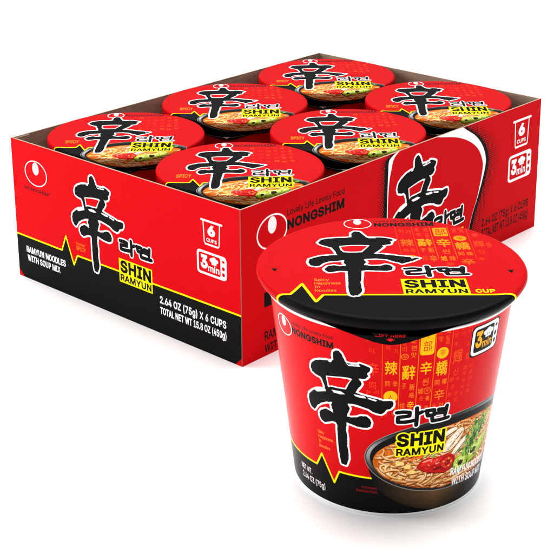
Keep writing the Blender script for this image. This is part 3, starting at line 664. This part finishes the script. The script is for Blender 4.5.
for i, t in enumerate(('Spicy', 'Happiness', 'In', 'Noodles')):
    a.text(t, -42.6, 46.8 - i * 3.1, (-38.2, -32.0, -41.0, -34.6)[i], 48.8 - i * 3.1, (250, 150, 60), 0)
bis = [-UM + 2 * UM * i / 120 for i in range(1, 120)]
a.edges += [[(x, -1), (x, 122)] for x in bis]
bm, N = a.build(body_map)
cbody = finish('cup_body', bm, M_CUP, big, N)
rim_prof = lambda R, z, t: [(R + t * .62 * math.cos(q), z + t * .62 * math.sin(q)) for q in [2 * math.pi * i / 12 for i in range(12, 0, -1)]]
finish('paper_lip', lathe(rim_prof(70.7, 120.2, 1.6), 128, WHT, True), M_WHITE, big, smooth=True)
finish('base_rim', lathe([(54.9, 1.9), (55.35, 1.5), (55.45, 0.8), (55.2, 0.1), (53.8, 0.05), (53.6, 3.0), (0.01, 3.0)], 128, WHT), M_WHITE, big, smooth=True)
lid = finish('lid', LIDBM, M_LID, big, LIDN)
def tab_obj(k, hk, parent, arrow, dr=0, dz=0):
    """pull tab hanging from the lid's front edge, hugging the cup"""
    P = [(-40, 125.4), (-36, 122.6), (-32, 121.3), (-24, 119.5), (-18, 118.0), (-12, 116.2), (-7, 114.6), (-3, 113.7), (0.5, 113.4), (4, 113.7), (8, 114.7), (14, 116.8), (20, 118.7), (27, 120.6), (33, 121.6), (38, 122.8), (42, 125.4)]
    a = Art(P, CBLK)
    a.edges += [[(x, 112), (x, 123)] for x in range(-39, 42, 3)] + [[(-41, y), (43, y)] for y in (114.5, 116, 117.5, 119, 120.5, 121.6, 122.7, 123.8)]
    if arrow == 'text':
        a.text('LIFT HERE', -6.4, 118.1, 7.2, 119.4, (230, 20, 26), 0.012)
        a.poly([(-1.6, 116.7), (-.5, 116.7), (-.5, 117.3), (1.5, 117.3), (1.5, 116.7), (2.6, 116.7), (.5, 115.4)], (214, 24, 30))
    else:
        a.poly([(-3, 117.0), (3, 117.0), (0, 114.8)], (225, 225, 225))
        a.line([(-26, 120.8), (-12, 117.6), (0, 115.9), (12, 118.0), (26, 121.2)], .4, (120, 118, 116))
    def f(u, v):
        t = T0 + u / 62; r = (skirt_r(v) + .08) if v > 121.1 else 71.98 - (121.1 - v) * .1
        return ((r + dr) * k * math.cos(t), (r + dr) * k * math.sin(t), hk + (v - HL + dz) * k)
    def g(u, v):
        x, y, z = f(u, v); d = math.hypot(x, y); q = (d - .45 * k) / d
        return (x * q, y * q, z)
    bm, N = a.build(f)
    o = Art(P, CBLK); o.edges = [[(x, 112), (x, 123)] for x in range(-39, 42, 3)] + [[(-41, y), (43, y)] for y in (114.5, 116, 117.5, 119, 120.5, 121.6, 122.7, 123.8)]
    b2, N2 = o.build(g)
    me = bpy.data.meshes.new('b'); 
    for q in b2.faces: q.normal_flip()
    b2.to_mesh(me); b2.free(); bm.from_mesh(me); bpy.data.meshes.remove(me)
    return finish('pull_tab', bm, M_LID, parent, N + [-n for n in N2])
tab_obj(1.0, HL, lid, 'text')

# ---------------------------------------------------------------- the six cups in the carton
K = 60.9 / 76.6; HS = 113.5
a = lid_art(K, LRED, PROF6)
R6 = 60.9
def warp(p):
    q = math.hypot(*p)
    if q <= R6: return p
    n = R6 + (q - R6) * .38
    return (p[0] / q * n, p[1] / q * n)
far = 75
zig = [(-far, -33.2), (-35.0, -33.4), (-32.8, -26.4), (-27.4, -41.0), (-25.2, -33.6), (-20, -33.6), (20, -33.6), (far, -33.0)]
a.poly([(-far, -far)] + zig[:-2] + [(-10, -70), (-10, -far)], CBLK)
a.line(zig[:-2], .95, YEL, caps=False)
a.poly([(-12, -34), (10, -34), (60, -44), (60, -75), (-12, -75)], CBLK)
emblem(a, -12.9, 51.4, 6.9, 6.6, .6, LRED)
a.text('NONGSHIM', -4.9, 48.6, 26.2, 53.6, (60, 16, 22), 0.02)
xsf = [6.4, 13.6, 21, 28.5, 36]
rnd = random.Random(9)
chs = '辛辣新辭部轎城香平同'
for r_ in range(5):
    for c_ in range(6):
        cc = rnd.choice([(206, 50, 14), (212, 76, 16), (198, 34, 14)]); x = 7.0 + c_ * 5.6 + r_ * .3; y = 42 - r_ * 8.0 + (c_ % 2) * 1.5
        a.cjk(rnd.choice(chs), x, y, x + rnd.uniform(2.6, 4.2), y + rnd.uniform(3.4, 5.2), cc, 0)
def bf(p):
    return warp((12.5 + (p[0] - 45.6) * .735, -51.5 + (p[1] - 38.9) * 1.22))
a.xf = warp
sx, sy, srx, sry, rnd = noodle_bowl(a, 12.5, -51.0, 42.0, 31.5, 1.25, 170, 11, 0, .5)
toppings(a, lambda p: (12.5 + (p[0] - 43) * .70, -50.5 + (p[1] - 36.5) * 1.15), .8, rnd, leaf=False)
a.xf = None
LB = bbox(LID_GLYPH)
for i_ in range(26): a.poly([warp(p) for p in blob(34 + rnd.uniform(-6, 7), -36 + rnd.uniform(-6, 5), rnd.uniform(.8, 1.8), rnd.uniform(.8, 1.9), rnd, 7, .35)], rnd.choice([(60, 104, 30), (110, 150, 50), (40, 76, 20), (160, 186, 80)]))
brush_glyph(a, LID_GLYPH, LID_HOLE, LID_STREAKS, fit(LB, -38.2, -47.6, 18.6, 47.4), LRED, 1.15, CBLK)
hangul(a, 9.6, -20.6, 37.2, -5.6, 2.1, CBLK, 0.7)
shin_block(a, 7.2, -43.8, 36.6, -22.8, CBLK, 1.0)
a.text('SPICY', -45.0, -22.6, -34.4, -15.4, (250, 140, 30), 0.01, ref='S')
for sx_ in (-1, 1): a.poly(ell(53.2 * sx_, -6.5, 1.2, 1.6, 10), (150, 16, 22))
sm_bm, sm_N = a.build(lid_map(K, HS, PROF6))
GROUP = 'six ramen cups packed in the carton'
first = thing('ramen_cup', '', 'cup', (0, 0, 0), GROUP)
kb = K; zt = HS - (129.45 - 117.5) * K
finish('cup_body', lathe([(RT * kb, zt, CRED), (RB_ * kb + (RT - RB_) * kb * .22, 26, CBLK), (RB_ * kb, 3.0, CBLK), (RB_ * kb - .8, 2.6, CBLK), (.01, 4.0, WHT)], 72), M_CUP, first, smooth=True)
finish('paper_lip', lathe(rim_prof(71.5 * kb, zt - .4, 1.2), 72, WHT, True), M_WHITE, first, smooth=True)
slid = finish('lid', sm_bm, M_LID, first, sm_N)
tab_obj(K, HS, slid, 'arrow', 3.7, -2.5)
XS, YS = (64.56, 186.1, 304.1), (62.25, 185.0)
labels = {(0, 1): 'cup in the carton behind its left corner, its lid showing black emblem strip along the tray edge',
          (1, 1): 'middle cup of the back row of three in the carton',
          (2, 1): 'cup in the far back corner of the carton, farthest from the large cup',
          (0, 0): 'cup in the near corner of the carton, its lid cut off by both printed walls',
          (1, 0): 'middle cup of the front row of three in the carton, above the printed company name',
          (2, 0): 'cup at the right end of the carton, above the printed picture of a cup'}
labels[(0, 1)] = 'cup at the left end of the carton, behind the brush character on the front panel'
used = False
for (i, j), lab in labels.items():
    if not used: r = first; used = True
    else:
        r = first.copy(); col(r)
        for ch in first.children:
            c = ch.copy(); col(c, r)
            for g in ch.children:
                d = g.copy(); col(d, c)
    r.location = (XS[i] * S, YS[j] * S, 1.4 * S)
    r['label'] = lab
